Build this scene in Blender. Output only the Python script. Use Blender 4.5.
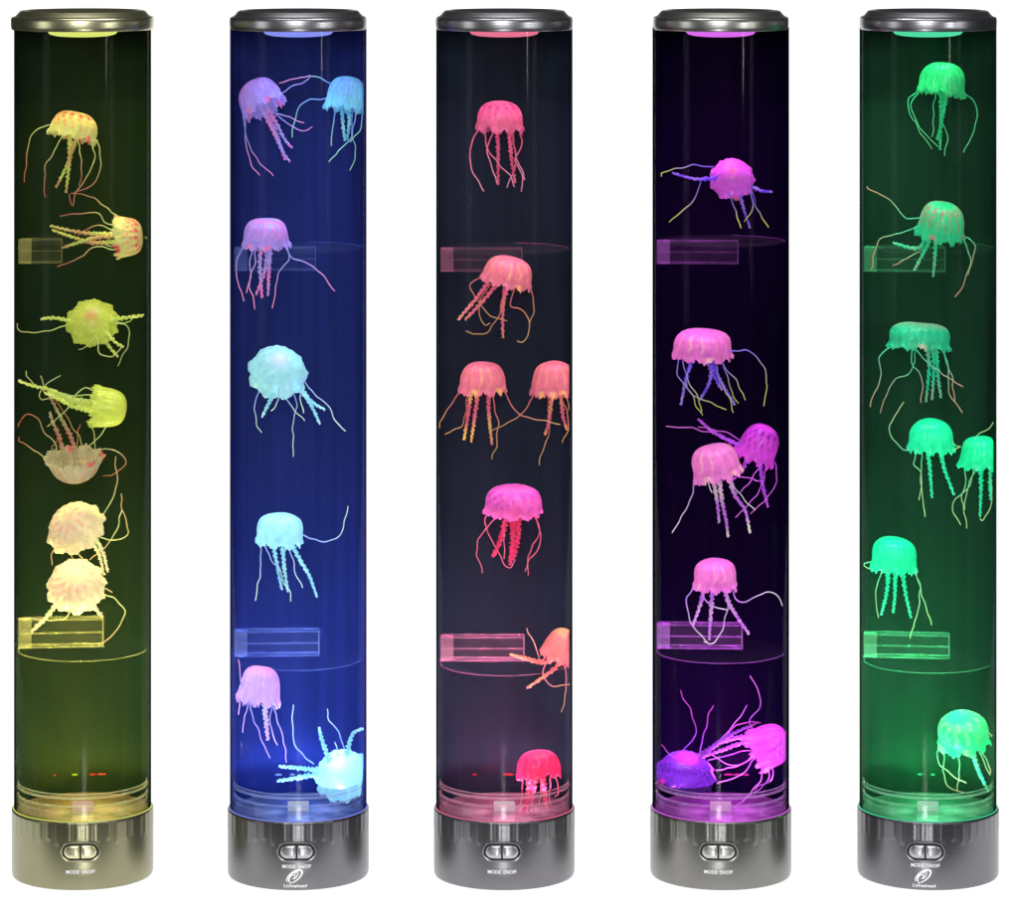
import bpy, math, random
from mathutils import Vector, Matrix, noise

# ------------------------------------------------------------------ clear
for o in list(bpy.data.objects):
    bpy.data.objects.remove(o, do_unlink=True)
S = bpy.context.scene
C = S.collection
R = math.radians
PI = math.pi
random.seed(7)

# ------------------------------------------------------------------ camera
# metres; 1 photo pixel = 1 mm on the plane of the lamps (Y = 0), 4 m from the lens
CD, CH = 4.0, 1.0
cam_data = bpy.data.cameras.new('camera')
cam = bpy.data.objects.new('camera', cam_data)
C.objects.link(cam)
cam.location = (0, -CD, CH)
cam.rotation_euler = (R(90), 0, 0)
cam_data.sensor_width = 36
cam_data.lens = 36 * CD / 1.018
cam_data.shift_y = (0.4155 - CH) / 1.018
cam_data.clip_start = 0.1
cam_data.clip_end = 100
S.camera = cam

# ------------------------------------------------------------------ world: a dim studio
W = bpy.data.worlds.new('World')
S.world = W
W.use_nodes = True
W.node_tree.nodes['Background'].inputs[0].default_value = (0.9, 0.95, 1.0, 1)
W.node_tree.nodes['Background'].inputs[1].default_value = 0.035

# ------------------------------------------------------------------ exposure / engine
S.view_settings.view_transform = 'Standard'
S.view_settings.look = 'None'
S.view_settings.exposure = 0
S.view_settings.gamma = 1
S.render.engine = 'CYCLES'
S.cycles.transparent_max_bounces = 24
S.cycles.max_bounces = 8
S.cycles.sample_clamp_indirect = 4.0
S.cycles.caustics_reflective = False
S.cycles.caustics_refractive = False


def area(name, loc, target, sx, sy, power, col=(1, 1, 1), spread=180, parent=None):
    L = bpy.data.lights.new(name, 'AREA')
    L.shape = 'RECTANGLE'
    L.size, L.size_y = sx, sy
    L.energy = power
    L.color = col
    L.spread = R(spread)
    o = bpy.data.objects.new(name, L)
    C.objects.link(o)
    o.location = loc
    o.rotation_euler = (Vector(target) - Vector(loc)).to_track_quat('-Z', 'Y').to_euler()
    if parent:
        o.parent = parent
    return o


# added studio softboxes, all out of frame
area('added_softbox', (-0.3, -4.3, 1.78), (0, 0, 0.85), 1.2, 1.55, 85)
area('added_softbox', (-3.2, -1.7, 0.9), (0, 0, 0.4), 0.8, 1.6, 11)
area('added_softbox', (3.0, -2.3, 1.0), (0, 0, 0.4), 0.5, 1.6, 8)
area('added_softbox', (0.0, -0.6, 3.0), (0, 0, 0.6), 2.2, 0.6, 58)
area('added_softbox', (-0.05, -2.4, -0.50), (0, 0, 0.04), 0.30, 0.26, 7.0)  # added below floor level for a centre highlight on the bases
area('added_strip_light', (1.55, -1.9, 0.80), (0, 0, 0.78), 0.035, 0.26, 4.5)


# ------------------------------------------------------------------ node helpers
def new_mat(name):
    m = bpy.data.materials.new(name)
    m.use_nodes = True
    nt = m.node_tree
    nt.nodes.clear()
    out = nt.nodes.new('ShaderNodeOutputMaterial')
    return m, nt, out


def nd(nt, typ, **kw):
    n = nt.nodes.new(typ)
    for k, v in kw.items():
        if hasattr(n, k):
            setattr(n, k, v)
        else:
            n.inputs[k].default_value = v
    return n


def lk(nt, a, b):
    nt.links.new(a, b)


def rgba(c):
    return (c[0], c[1], c[2], 1)


def math_node(nt, op, a, b=None):
    n = nt.nodes.new('ShaderNodeMath')
    n.operation = op
    for i, v in enumerate((a, b)):
        if v is None:
            continue
        if isinstance(v, (int, float)):
            n.inputs[i].default_value = v
        else:
            lk(nt, v, n.inputs[i])
    return n.outputs[0]


def schlick(nt, f0, scale):
    g = nt.nodes.new('ShaderNodeNewGeometry')
    d = nt.nodes.new('ShaderNodeVectorMath')
    d.operation = 'DOT_PRODUCT'
    lk(nt, g.outputs['Normal'], d.inputs[0])
    lk(nt, g.outputs['Incoming'], d.inputs[1])
    a = math_node(nt, 'ABSOLUTE', d.outputs['Value'])
    b = math_node(nt, 'SUBTRACT', 1.0, a)
    p = math_node(nt, 'POWER', b, 5.0)
    s = math_node(nt, 'MULTIPLY', p, scale)
    return math_node(nt, 'ADD', s, f0)


def mat_glass():
    m, nt, out = new_mat('clear_acrylic')
    f = schlick(nt, 0.003, 0.09)
    tr = nd(nt, 'ShaderNodeBsdfTransparent')
    tr.inputs[0].default_value = (0.985, 0.99, 0.985, 1)
    gl = nd(nt, 'ShaderNodeBsdfGlossy')
    gl.inputs['Roughness'].default_value = 0.07
    mx = nd(nt, 'ShaderNodeMixShader')
    lk(nt, f, mx.inputs[0])
    lk(nt, tr.outputs[0], mx.inputs[1])
    lk(nt, gl.outputs[0], mx.inputs[2])
    lk(nt, mx.outputs[0], out.inputs[0])
    return m


def mat_acrylic_edge(name, dens, col):
    """polished acrylic that catches light: part transparent, part scattering"""
    m, nt, out = new_mat(name)
    tr = nd(nt, 'ShaderNodeBsdfTransparent')
    df = nd(nt, 'ShaderNodeBsdfDiffuse')
    df.inputs[0].default_value = rgba(col)
    tl = nd(nt, 'ShaderNodeBsdfTranslucent')
    tl.inputs[0].default_value = rgba(col)
    gl = nd(nt, 'ShaderNodeBsdfGlossy')
    gl.inputs['Roughness'].default_value = 0.15
    m1 = nd(nt, 'ShaderNodeMixShader')
    m1.inputs[0].default_value = 0.5
    lk(nt, df.outputs[0], m1.inputs[1]); lk(nt, tl.outputs[0], m1.inputs[2])
    m3 = nd(nt, 'ShaderNodeMixShader')
    m3.inputs[0].default_value = 0.12
    lk(nt, m1.outputs[0], m3.inputs[1]); lk(nt, gl.outputs[0], m3.inputs[2])
    tc = nd(nt, 'ShaderNodeTexCoord')
    nz = nd(nt, 'ShaderNodeTexNoise')
    nz.inputs['Scale'].default_value = 55.0
    nz.inputs['Detail'].default_value = 4
    lk(nt, tc.outputs['Object'], nz.inputs['Vector'])
    rp = nd(nt, 'ShaderNodeMapRange')
    rp.inputs['From Min'].default_value = 0.3
    rp.inputs['From Max'].default_value = 0.7
    rp.inputs['To Min'].default_value = dens * 0.55
    rp.inputs['To Max'].default_value = min(1, dens * 1.45)
    lk(nt, nz.outputs[0], rp.inputs[0])
    m2 = nd(nt, 'ShaderNodeMixShader')
    lk(nt, rp.outputs[0], m2.inputs[0])
    lk(nt, tr.outputs[0], m2.inputs[1]); lk(nt, m3.outputs[0], m2.inputs[2])
    lk(nt, m2.outputs[0], out.inputs[0])
    return m


def mat_metal(name, col, rough=0.30):
    m, nt, out = new_mat(name)
    p = nd(nt, 'ShaderNodeBsdfPrincipled')
    p.inputs['Base Color'].default_value = rgba(col)
    p.inputs['Metallic'].default_value = 1.0
    tc = nd(nt, 'ShaderNodeTexCoord')
    mp = nd(nt, 'ShaderNodeMapping')
    mp.inputs['Scale'].default_value = (3, 3, 900)      # turned on a lathe: fine rings
    nz = nd(nt, 'ShaderNodeTexNoise')
    nz.inputs['Scale'].default_value = 1.0
    nz.inputs['Detail'].default_value = 3
    lk(nt, tc.outputs['Object'], mp.inputs[0]); lk(nt, mp.outputs[0], nz.inputs['Vector'])
    rr = nd(nt, 'ShaderNodeMapRange')
    rr.inputs['To Min'].default_value = rough - 0.07
    rr.inputs['To Max'].default_value = rough + 0.09
    lk(nt, nz.outputs[0], rr.inputs[0]); lk(nt, rr.outputs[0], p.inputs['Roughness'])
    bp = nd(nt, 'ShaderNodeBump')
    bp.inputs['Strength'].default_value = 0.16
    bp.inputs['Distance'].default_value = 0.0004
    lk(nt, nz.outputs[0], bp.inputs['Height']); lk(nt, bp.outputs[0], p.inputs['Normal'])
    # slight tarnish
    n2 = nd(nt, 'ShaderNodeTexNoise')
    n2.inputs['Scale'].default_value = 28
    lk(nt, tc.outputs['Object'], n2.inputs['Vector'])
    mx = nd(nt, 'ShaderNodeMix'); mx.data_type = 'RGBA'
    mx.inputs['A'].default_value = rgba([c * 0.88 for c in col])
    mx.inputs['B'].default_value = rgba([min(1, c * 1.08) for c in col])
    for i in mx.inputs:
        if i.name == 'A' and i.type == 'RGBA': i.default_value = rgba([c * 0.88 for c in col])
        if i.name == 'B' and i.type == 'RGBA': i.default_value = rgba([min(1, c * 1.08) for c in col])
    lk(nt, n2.outputs[0], mx.inputs[0])
    lk(nt, [q for q in mx.outputs if q.type == 'RGBA'][0], p.inputs['Base Color'])
    lk(nt, p.outputs[0], out.inputs[0])
    return m


def mixrgb(nt, fac, a, b):
    mx = nt.nodes.new('ShaderNodeMix')
    mx.data_type = 'RGBA'
    ins = [i for i in mx.inputs if i.type == 'RGBA']
    for s, v in ((mx.inputs[0], fac), (ins[0], a), (ins[1], b)):
        if isinstance(v, (int, float)):
            s.default_value = v
        elif isinstance(v, (tuple, list)):
            s.default_value = rgba(v)
        else:
            lk(nt, v, s)
    return [q for q in mx.outputs if q.type == 'RGBA'][0]


def mat_liner(name, ca, cb):
    """dark film round the back of the tube, tinted like the LED-lit water, with faint vertical drawing streaks"""
    m, nt, out = new_mat(name)
    p = nd(nt, 'ShaderNodeBsdfPrincipled')
    tc = nd(nt, 'ShaderNodeTexCoord')
    mp = nd(nt, 'ShaderNodeMapping')
    mp.inputs['Scale'].default_value = (90, 90, 2.5)
    nz = nd(nt, 'ShaderNodeTexNoise')
    nz.inputs['Scale'].default_value = 1.0
    nz.inputs['Detail'].default_value = 5
    lk(nt, tc.outputs['Object'], mp.inputs[0]); lk(nt, mp.outputs[0], nz.inputs['Vector'])
    n2 = nd(nt, 'ShaderNodeTexNoise')
    n2.inputs['Scale'].default_value = 9.0
    lk(nt, tc.outputs['Object'], n2.inputs['Vector'])
    a = math_node(nt, 'MULTIPLY', nz.outputs[0], 0.7)
    b = math_node(nt, 'MULTIPLY', n2.outputs[0], 0.3)
    f = math_node(nt, 'ADD', a, b)
    rp = nd(nt, 'ShaderNodeMapRange')
    rp.inputs['From Min'].default_value = 0.3
    rp.inputs['From Max'].default_value = 0.7
    lk(nt, f, rp.inputs[0])
    df = nd(nt, 'ShaderNodeBsdfDiffuse')
    lk(nt, mixrgb(nt, rp.outputs[0], ca, cb), df.inputs[0])
    nt.nodes.remove(p)
    lk(nt, df.outputs[0], out.inputs[0])
    return m


def mat_jelly(name, base, pig, trans=0.12, glow=0.0):
    """soft silicone: diffuse on both sides, slightly see-through, a second pigment by attribute"""
    m, nt, out = new_mat(name)
    at = nd(nt, 'ShaderNodeAttribute')
    at.attribute_name = 'pig'
    tc = nd(nt, 'ShaderNodeTexCoord')
    nz = nd(nt, 'ShaderNodeTexNoise')
    nz.inputs['Scale'].default_value = 160
    nz.inputs['Detail'].default_value = 3
    lk(nt, tc.outputs['Object'], nz.inputs['Vector'])
    rp = nd(nt, 'ShaderNodeMapRange')
    rp.inputs['From Min'].default_value = 0.3
    rp.inputs['From Max'].default_value = 0.7
    lk(nt, nz.outputs[0], rp.inputs[0])
    b2 = mixrgb(nt, rp.outputs[0], [c * 0.78 for c in base], base)
    col = mixrgb(nt, at.outputs['Fac'], b2, pig)
    df = nd(nt, 'ShaderNodeBsdfDiffuse')
    tl = nd(nt, 'ShaderNodeBsdfTranslucent')
    lk(nt, col, df.inputs[0]); lk(nt, col, tl.inputs[0])
    m1 = nd(nt, 'ShaderNodeMixShader')
    m1.inputs[0].default_value = 0.5
    lk(nt, df.outputs[0], m1.inputs[1]); lk(nt, tl.outputs[0], m1.inputs[2])
    gl = nd(nt, 'ShaderNodeBsdfGlossy')
    gl.inputs['Roughness'].default_value = 0.28
    m2 = nd(nt, 'ShaderNodeMixShader')
    lk(nt, schlick(nt, 0.03, 0.25), m2.inputs[0])
    lk(nt, m1.outputs[0], m2.inputs[1]); lk(nt, gl.outputs[0], m2.inputs[2])
    tr = nd(nt, 'ShaderNodeBsdfTransparent')
    m3 = nd(nt, 'ShaderNodeMixShader')
    if trans > 0:
        g = nd(nt, 'ShaderNodeNewGeometry')
        dt = nd(nt, 'ShaderNodeVectorMath'); dt.operation = 'DOT_PRODUCT'
        lk(nt, g.outputs['Normal'], dt.inputs[0]); lk(nt, g.outputs['Incoming'], dt.inputs[1])
        fa = math_node(nt, 'MULTIPLY', math_node(nt, 'ABSOLUTE', dt.outputs['Value']), trans * 1.25)
        inv = math_node(nt, 'SUBTRACT', 1.0, math_node(nt, 'MULTIPLY', at.outputs['Fac'], 0.8))
        lk(nt, math_node(nt, 'MULTIPLY', fa, inv), m3.inputs[0])
    else:
        m3.inputs[0].default_value = 0.0
    lk(nt, m2.outputs[0], m3.inputs[1]); lk(nt, tr.outputs[0], m3.inputs[2])
    last = m3
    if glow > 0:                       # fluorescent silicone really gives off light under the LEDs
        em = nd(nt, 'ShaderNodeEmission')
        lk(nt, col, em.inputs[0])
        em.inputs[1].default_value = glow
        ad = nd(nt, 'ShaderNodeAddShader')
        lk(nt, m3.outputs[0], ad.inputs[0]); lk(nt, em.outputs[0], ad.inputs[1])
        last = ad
    lk(nt, last.outputs[0], out.inputs[0])
    return m


def mat_emit(name, col, s):
    m, nt, out = new_mat(name)
    e = nd(nt, 'ShaderNodeEmission')
    e.inputs[0].default_value = rgba(col)
    e.inputs[1].default_value = s
    lk(nt, e.outputs[0], out.inputs[0])
    return m


def mat_plain(name, col, rough=0.5, spec=0.5):
    m, nt, out = new_mat(name)
    p = nd(nt, 'ShaderNodeBsdfPrincipled')
    tc = nd(nt, 'ShaderNodeTexCoord')
    nz = nd(nt, 'ShaderNodeTexNoise')
    nz.inputs['Scale'].default_value = 200
    lk(nt, tc.outputs['Object'], nz.inputs['Vector'])
    lk(nt, mixrgb(nt, nz.outputs[0], [c * 0.85 for c in col], col), p.inputs['Base Color'])
    p.inputs['Roughness'].default_value = rough
    p.inputs['Specular IOR Level'].default_value = spec
    lk(nt, p.outputs[0], out.inputs[0])
    return m


# ------------------------------------------------------------------ mesh helpers
def mesh_obj(name, verts, faces, mat, parent=None, smooth=True, attr=None, loc=None, sharp=38):
    me = bpy.data.meshes.new(name)
    me.from_pydata([tuple(v) for v in verts], [], faces)
    me.update()
    if attr is not None:
        a = me.attributes.new('pig', 'FLOAT', 'POINT')
        a.data.foreach_set('value', attr)
    if smooth:
        me.polygons.foreach_set('use_smooth', [True] * len(me.polygons))
        if sharp:
            me.set_sharp_from_angle(angle=R(sharp))
    me.materials.append(mat)
    o = bpy.data.objects.new(name, me)
    C.objects.link(o)
    if parent:
        o.parent = parent
    if loc:
        o.location = loc
    return o


def lathe(profile, n=128, a0=0.0, a1=2 * PI, closed_profile=False, rfun=None, cap=False):
    """profile [(r,z)], revolved about Z; returns verts, faces"""
    full = abs((a1 - a0) - 2 * PI) < 1e-6
    na = n if full else n + 1
    V, F = [], []
    m = len(profile)
    for i in range(na):
        a = a0 + (a1 - a0) * i / n
        for (r, z) in profile:
            rr = rfun(r, z, a) if rfun else r
            V.append((rr * math.cos(a), rr * math.sin(a), z))
    for i in range(n):
        i2 = (i + 1) % na
        for j in range(m if closed_profile else m - 1):
            j2 = (j + 1) % m
            F.append((i * m + j, i2 * m + j, i2 * m + j2, i * m + j2))
    if cap and not full and closed_profile:
        F.append(tuple(range(m)))
        F.append(tuple((na - 1) * m + j for j in reversed(range(m))))
    return V, F


def box_vf(x0, x1, y0, y1, z0, z1):
    V = [(x0, y0, z0), (x1, y0, z0), (x1, y1, z0), (x0, y1, z0), (x0, y0, z1), (x1, y0, z1), (x1, y1, z1), (x0, y1, z1)]
    F = [(0, 3, 2, 1), (4, 5, 6, 7), (0, 1, 5, 4), (1, 2, 6, 5), (2, 3, 7, 6), (3, 0, 4, 7)]
    return V, F


def join_vf(parts):
    V, F = [], []
    for v, f in parts:
        k = len(V)
        V += list(v)
        F += [tuple(i + k for i in q) for q in f]
    return V, F


def catmull(pts, step):
    P = [Vector(p) for p in pts]
    if len(P) == 2:
        P = [P[0], (P[0] * 2 + P[1]) / 3, (P[0] + P[1] * 2) / 3, P[1]]
    P = [P[0] * 2 - P[1]] + P + [P[-1] * 2 - P[-2]]
    out = []
    for i in range(1, len(P) - 2):
        p0, p1, p2, p3 = P[i - 1], P[i], P[i + 1], P[i + 2]
        n = max(2, int((p2 - p1).length / step))
        for k in range(n):
            t = k / n
            out.append(0.5 * ((2 * p1) + (p2 - p0) * t + (2 * p0 - 5 * p1 + 4 * p2 - p3) * t * t + (3 * p1 - p0 - 3 * p2 + p3) * t ** 3))
    out.append(P[-2])
    return out


def tube_vf(path, radius, sides=8, rfun=None):
    """radius(t) along the path; rfun(t, s, ang) multiplies it"""
    n = len(path)
    V, F, T = [], [], []
    tan0 = (path[1] - path[0]).normalized()
    up = Vector((0, 1, 0)) if abs(tan0.y) < 0.9 else Vector((1, 0, 0))
    nrm = (up - tan0 * up.dot(tan0)).normalized()
    s = 0.0
    for i in range(n):
        tan = (path[min(i + 1, n - 1)] - path[max(i - 1, 0)]).normalized()
        nrm = (nrm - tan * nrm.dot(tan)).normalized()
        bi = tan.cross(nrm)
        if i:
            s += (path[i] - path[i - 1]).length
        t = i / (n - 1)
        for k in range(sides):
            a = 2 * PI * k / sides
            r = radius(t) * (rfun(t, s, a) if rfun else 1)
            V.append(path[i] + (nrm * math.cos(a) + bi * math.sin(a)) * r)
            T.append(t)
    for i in range(n - 1):
        for k in range(sides):
            k2 = (k + 1) % sides
            F.append((i * sides + k, i * sides + k2, (i + 1) * sides + k2, (i + 1) * sides + k))
    F.append(tuple(reversed(range(sides))))
    F.append(tuple((n - 1) * sides + k for k in range(sides)))
    return V, F, T


def empty(name, loc, rz=0):
    o = bpy.data.objects.new(name, None)
    C.objects.link(o)
    o.location = loc
    o.rotation_euler = (0, 0, rz)
    o.empty_display_size = 0.02
    return o


def P(px, py, Y):
    """photo pixel at depth Y -> world"""
    s = (CD + Y) / CD
    return Vector(((px - 509) / 1000 * s, Y, CH + ((873 - py) / 1000 - CH) * s))


# ------------------------------------------------------------------ the white sweep: emission stands in for studio light on it
mback, nt, out = new_mat('emissive_white_sweep')
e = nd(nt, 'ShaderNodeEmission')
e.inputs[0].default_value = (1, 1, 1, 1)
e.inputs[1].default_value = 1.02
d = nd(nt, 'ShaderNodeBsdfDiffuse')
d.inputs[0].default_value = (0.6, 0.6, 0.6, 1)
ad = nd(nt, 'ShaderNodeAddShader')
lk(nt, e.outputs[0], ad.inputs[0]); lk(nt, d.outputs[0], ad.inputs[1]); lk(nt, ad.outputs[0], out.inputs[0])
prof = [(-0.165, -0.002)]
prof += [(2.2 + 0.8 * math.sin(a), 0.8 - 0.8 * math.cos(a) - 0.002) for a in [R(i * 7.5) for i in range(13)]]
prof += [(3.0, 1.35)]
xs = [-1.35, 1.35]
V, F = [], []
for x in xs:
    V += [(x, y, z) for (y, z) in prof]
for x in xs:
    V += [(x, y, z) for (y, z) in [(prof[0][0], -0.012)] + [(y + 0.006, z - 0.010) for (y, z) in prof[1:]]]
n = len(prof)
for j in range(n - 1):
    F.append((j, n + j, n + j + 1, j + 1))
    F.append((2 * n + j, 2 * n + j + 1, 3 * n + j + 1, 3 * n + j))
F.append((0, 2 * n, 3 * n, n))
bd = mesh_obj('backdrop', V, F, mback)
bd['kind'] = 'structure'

# ------------------------------------------------------------------ shared materials
M_glass = mat_glass()
M_wet, nt, out = new_mat('wet_acrylic')
tr = nd(nt, 'ShaderNodeBsdfTransparent')
tr.inputs[0].default_value = (0.985, 0.99, 0.985, 1)
lk(nt, tr.outputs[0], out.inputs[0])
M_bracket = mat_acrylic_edge('acrylic_body', 0.03, (0.8, 0.85, 0.85))
M_edge = mat_acrylic_edge('acrylic_edge', 0.34, (0.85, 0.9, 0.9))
M_block = mat_acrylic_edge('acrylic_foot', 0.6, (0.7, 0.8, 0.75))
M_ring = mat_acrylic_edge('acrylic_disc_edge', 0.35, (0.8, 0.85, 0.85))
M_plate = mat_acrylic_edge('acrylic_plate', 0.28, (0.75, 0.82, 0.9))
M_white = mat_plain('printed_white', (0.85, 0.85, 0.85), 0.6)
M_black = mat_plain('black_rubber', (0.02, 0.02, 0.02), 0.7, 0.2)

RT = 0.0673          # tube radius
RL = 0.0675         # inner radius of the back film
RB = 0.0705         # base radius
ZB = 0.067          # top of base
ZC = 0.8435          # bottom of cap

font = None


def text_vf(s, height, z0, rad, xc=0.0, thick=0.0004, width=0.013):
    """text wrapped on the front (-Y) of a cylinder"""
    cu = bpy.data.curves.new('lettering', 'FONT')
    cu.body = s
    cu.size = 1.0
    cu.resolution_u = 3
    cu.extrude = 0.0
    cu.offset = 0.018
    o = bpy.data.objects.new('lettering', cu)
    C.objects.link(o)
    bpy.context.view_layer.update()
    dg = bpy.context.evaluated_depsgraph_get()
    me = bpy.data.meshes.new_from_object(o.evaluated_get(dg))
    bpy.data.objects.remove(o, do_unlink=True)
    vs = [v.co.copy() for v in me.vertices]
    fs = [tuple(p.vertices) for p in me.polygons]
    bpy.data.meshes.remove(me)
    x0 = min(v.x for v in vs); x1 = max(v.x for v in vs)
    k = height / 0.7
    kx = width / (x1 - x0)
    V = []
    for v in vs:
        x = (v.x - (x0 + x1) / 2) * kx + xc
        a = x / rad
        V.append((rad * math.sin(a), -rad * math.cos(a), z0 + v.y * k))
    nV = len(V)
    V2 = [(x * (rad - thick) / rad, y * (rad - thick) / rad, z) for (x, y, z) in V]
    return V + V2, fs + [tuple(i + nV for i in reversed(f)) for f in fs]


def wrap(V, rad):
    """flat (x, depth-outwards, z) -> on the front of a cylinder"""
    out = []
    for (x, d, z) in V:
        a = x / rad
        out.append(((rad + d) * math.sin(a), -(rad + d) * math.cos(a), z))
    return out


def stroke_vf(pts, w, rad, d=0.0003):
    V, F = [], []
    n = len(pts)
    for i in range(n):
        a = pts[max(i - 1, 0)]; b = pts[min(i + 1, n - 1)]
        tx, tz = b[0] - a[0], b[1] - a[1]
        L = math.hypot(tx, tz) or 1
        nx, nz = -tz / L, tx / L
        ww = w(i / (n - 1)) / 2 if callable(w) else w / 2
        for s in (-1, 1):
            V.append((pts[i][0] + nx * ww * s, d, pts[i][1] + nz * ww * s))
    for i in range(n - 1):
        F.append((2 * i, 2 * i + 1, 2 * i + 3, 2 * i + 2))
    return wrap(V, rad), F


def capsule(hx, hz, n=14, m=10):
    """outline of a stadium of half sizes hx, hz, in (x,z)"""
    c = hx - hz
    pts = [(c + hz * math.cos(a), hz * math.sin(a)) for a in [-PI / 2 + PI * i / n for i in range(n + 1)]]
    pts += [(c - 2 * c * i / m, hz) for i in range(1, m)]
    pts += [(-c + hz * math.cos(a), hz * math.sin(a)) for a in [PI / 2 + PI * i / n for i in range(n + 1)]]
    pts += [(-c + 2 * c * i / m, -hz) for i in range(1, m)]
    return pts


def front_z(py):
    """height of a point on the front of the base that shows at photo row py"""
    s = CD / (CD - RB)
    return CH + ((873 - py) / 1000 - CH) / s


def make_lamp(cx, label, led, led2, liner, metal, logo, text_y, btn_dx, pw, shelf1, shelf2, glowc, dots, capr, water, groupname):
    X = (cx - 509) / 1000
    yaw = -math.atan2(X, CD)          # faces the lens
    t = empty('jellyfish_lamp', (X, 0, 0), yaw)
    t['label'] = label
    t['category'] = 'lamp'
    t['group'] = groupname
    mm = mat_metal('brushed_metal', metal)
    mcap = mat_metal('cap_metal', [c * 2.3 for c in metal])  # lighter copy of the base metal, cap highlights put into its colour

    # ---- base, with shallow flutes round its upper third
    def flute(r, z, a):
        if z < 0.040 or r < 0.066:
            return r
        # long and short flutes, ends rounded
        k = a * 44 / (2 * PI)
        q = k - math.floor(k)
        idx = int(math.floor(k))
        end = 0.0435 + 0.002 * ((idx * 7) % 3)
        u = min(1.0, max(0.0, (z - end) / 0.003))
        g = max(0.0, math.cos((q - 0.5) * 2 * PI * 0.9)) ** 0.7 if abs(q - 0.5) < 0.28 else 0.0
        return r + 0.00024 * g * u
    prof = [(0.0, 0.0005), (0.062, 0.0005), (0.0675, 0.0), (0.0694, 0.0008), (0.0702, 0.0024), (RB, 0.005)]
    zz = [0.010, 0.016, 0.022, 0.028, 0.034, 0.039, 0.0425] + [0.0435 + i * 0.0009 for i in range(12)] + [0.056, 0.060, 0.064, 0.0655]
    prof += [(RB, z) for z in zz]
    prof += [(0.0702, 0.0664), (0.0694, ZB), (0.0688, ZB), (0.0686, 0.0655), (0.0686, 0.0610)]
    V, F = lathe(prof, 880, rfun=flute)
    base = mesh_obj('base', V, F, mm, t)
    # ---- switch: dark recess, bright lip, two keys
    bz = front_z(851.7)
    bx = btn_dx / 1000
    o_pts = capsule(0.0198, 0.0101)
    i_pts = capsule(0.0179, 0.0083)
    V, F = [], []
    rings = [(o_pts, -0.0004), (o_pts, 0.0008), (capsule(0.0189, 0.0092), 0.0013), (i_pts, 0.0009), (i_pts, -0.0004)]
    nn = len(o_pts)
    for pts, dd in rings:
        V += [(bx + x, dd, bz + z) for x, z in pts]
    for j in range(len(rings) - 1):
        for i in range(nn):
            i2 = (i + 1) % nn
            F.append((j * nn + i, j * nn + i2, (j + 1) * nn + i2, (j + 1) * nn + i))
    lip = mesh_obj('switch_bezel', wrap(V, RB), F, mm, base)
    V, F = [], []
    for i in range(41):
        x = -0.0178 + 0.0356 * i / 40
        d_ = max(0.0, abs(x) - (0.0179 - 0.0083))
        hh = math.sqrt(max(0.0, 0.0083 ** 2 - d_ * d_))
        V += [(bx + x, 0.0003, bz - hh), (bx + x, 0.0003, bz + hh)]
    F = [(2 * i, 2 * i + 2, 2 * i + 3, 2 * i + 1) for i in range(40)]
    mesh_obj('switch_recess', wrap(V, RB), F, M_black, base, smooth=False)
    for s in (-1, 1):
        half = []
        hx, hz = 0.0158, 0.0063
        c = hx - hz
        m_ = 12
        for i in range(m_ + 1):
            a = -PI / 2 + PI * i / m_
            half.append((c + hz * math.cos(a), hz * math.sin(a)))
        half += [(c * k_, hz) for k_ in (0.75, 0.5, 0.28)] + [(0.0009, hz), (0.0009, 0), (0.0009, -hz)] + [(c * k_, -hz) for k_ in (0.28, 0.5, 0.75)]
        V, F = [], []
        k = len(half)
        cxm = sum(p[0] for p in half) / k
        for f_, dd in ((1.0, 0.0002), (1.0, 0.0012), (0.90, 0.0017), (0.5, 0.0019)):
            V += [(bx + s * (cxm + (x - cxm) * f_), dd, bz + z * f_) for x, z in half]
        V.append((bx + s * cxm, 0.00195, bz))
        for j in range(3):
            for i in range(k):
                i2 = (i + 1) % k
                F.append((j * k + i, j * k + i2, (j + 1) * k + i2, (j + 1) * k + i))
        for i in range(k):
            F.append((3 * k + i, 3 * k + (i + 1) % k, 4 * k))
        mesh_obj('push_button', wrap(V, RB), F, mcap, base)
    # ---- printed lettering
    th = 0.0034
    parts = [text_vf('MODE', th, front_z(text_y + 1.7), RB + 0.0005, bx - 0.0076),
             text_vf('ON/OFF', th, front_z(text_y + 1.7), RB + 0.0005, bx + 0.0078)]
    V, F = join_vf(parts)
    mesh_obj('lettering', V, F, M_white, base, smooth=False)
    if logo:
        lz = front_z(876.3)
        lx = bx - 0.0022
        ca, sa = math.cos(R(38)), math.sin(R(38))

        def rot(x, z):
            x, z = x * 0.86, z * 0.86
            return (lx + x * ca - z * sa, lz + x * sa + z * ca)
        pcs = []
        el = [rot(0.0105 * math.cos(a), 0.0050 * math.sin(a)) for a in [R(205 + i * 9) for i in range(38)]]
        pcs.append(stroke_vf(el, lambda q: 0.0007 + 0.0012 * math.sin(q * PI) ** 1, RB))
        el = [rot(0.0088 * math.cos(a) + 0.0002, 0.0038 * math.sin(a)) for a in [R(25 + i * 8) for i in range(24)]]
        pcs.append(stroke_vf(el, 0.0007, RB))
        sw = [rot(x, z) for x, z in catmull2([(-0.0085, -0.0012), (-0.005, 0.0020), (-0.001, 0.0026), (0.0015, 0.0008), (-0.0005, -0.0012), (-0.003, -0.0010), (0.000, -0.0022), (0.004, -0.0008), (0.0058, 0.0016), (0.0042, 0.0030), (0.0022, 0.0020)])]
        pcs.append(stroke_vf(sw, 0.0011, RB))
        V, F = join_vf(pcs)
        mesh_obj('emblem', V, F, M_white, base, smooth=False)
        V, F = text_vf('Lightahead', 0.0030, front_z(887.0), RB + 0.0005, lx + 0.0010, width=0.0225)
        mesh_obj('maker_lettering', V, F, M_white, base, smooth=False)
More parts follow.
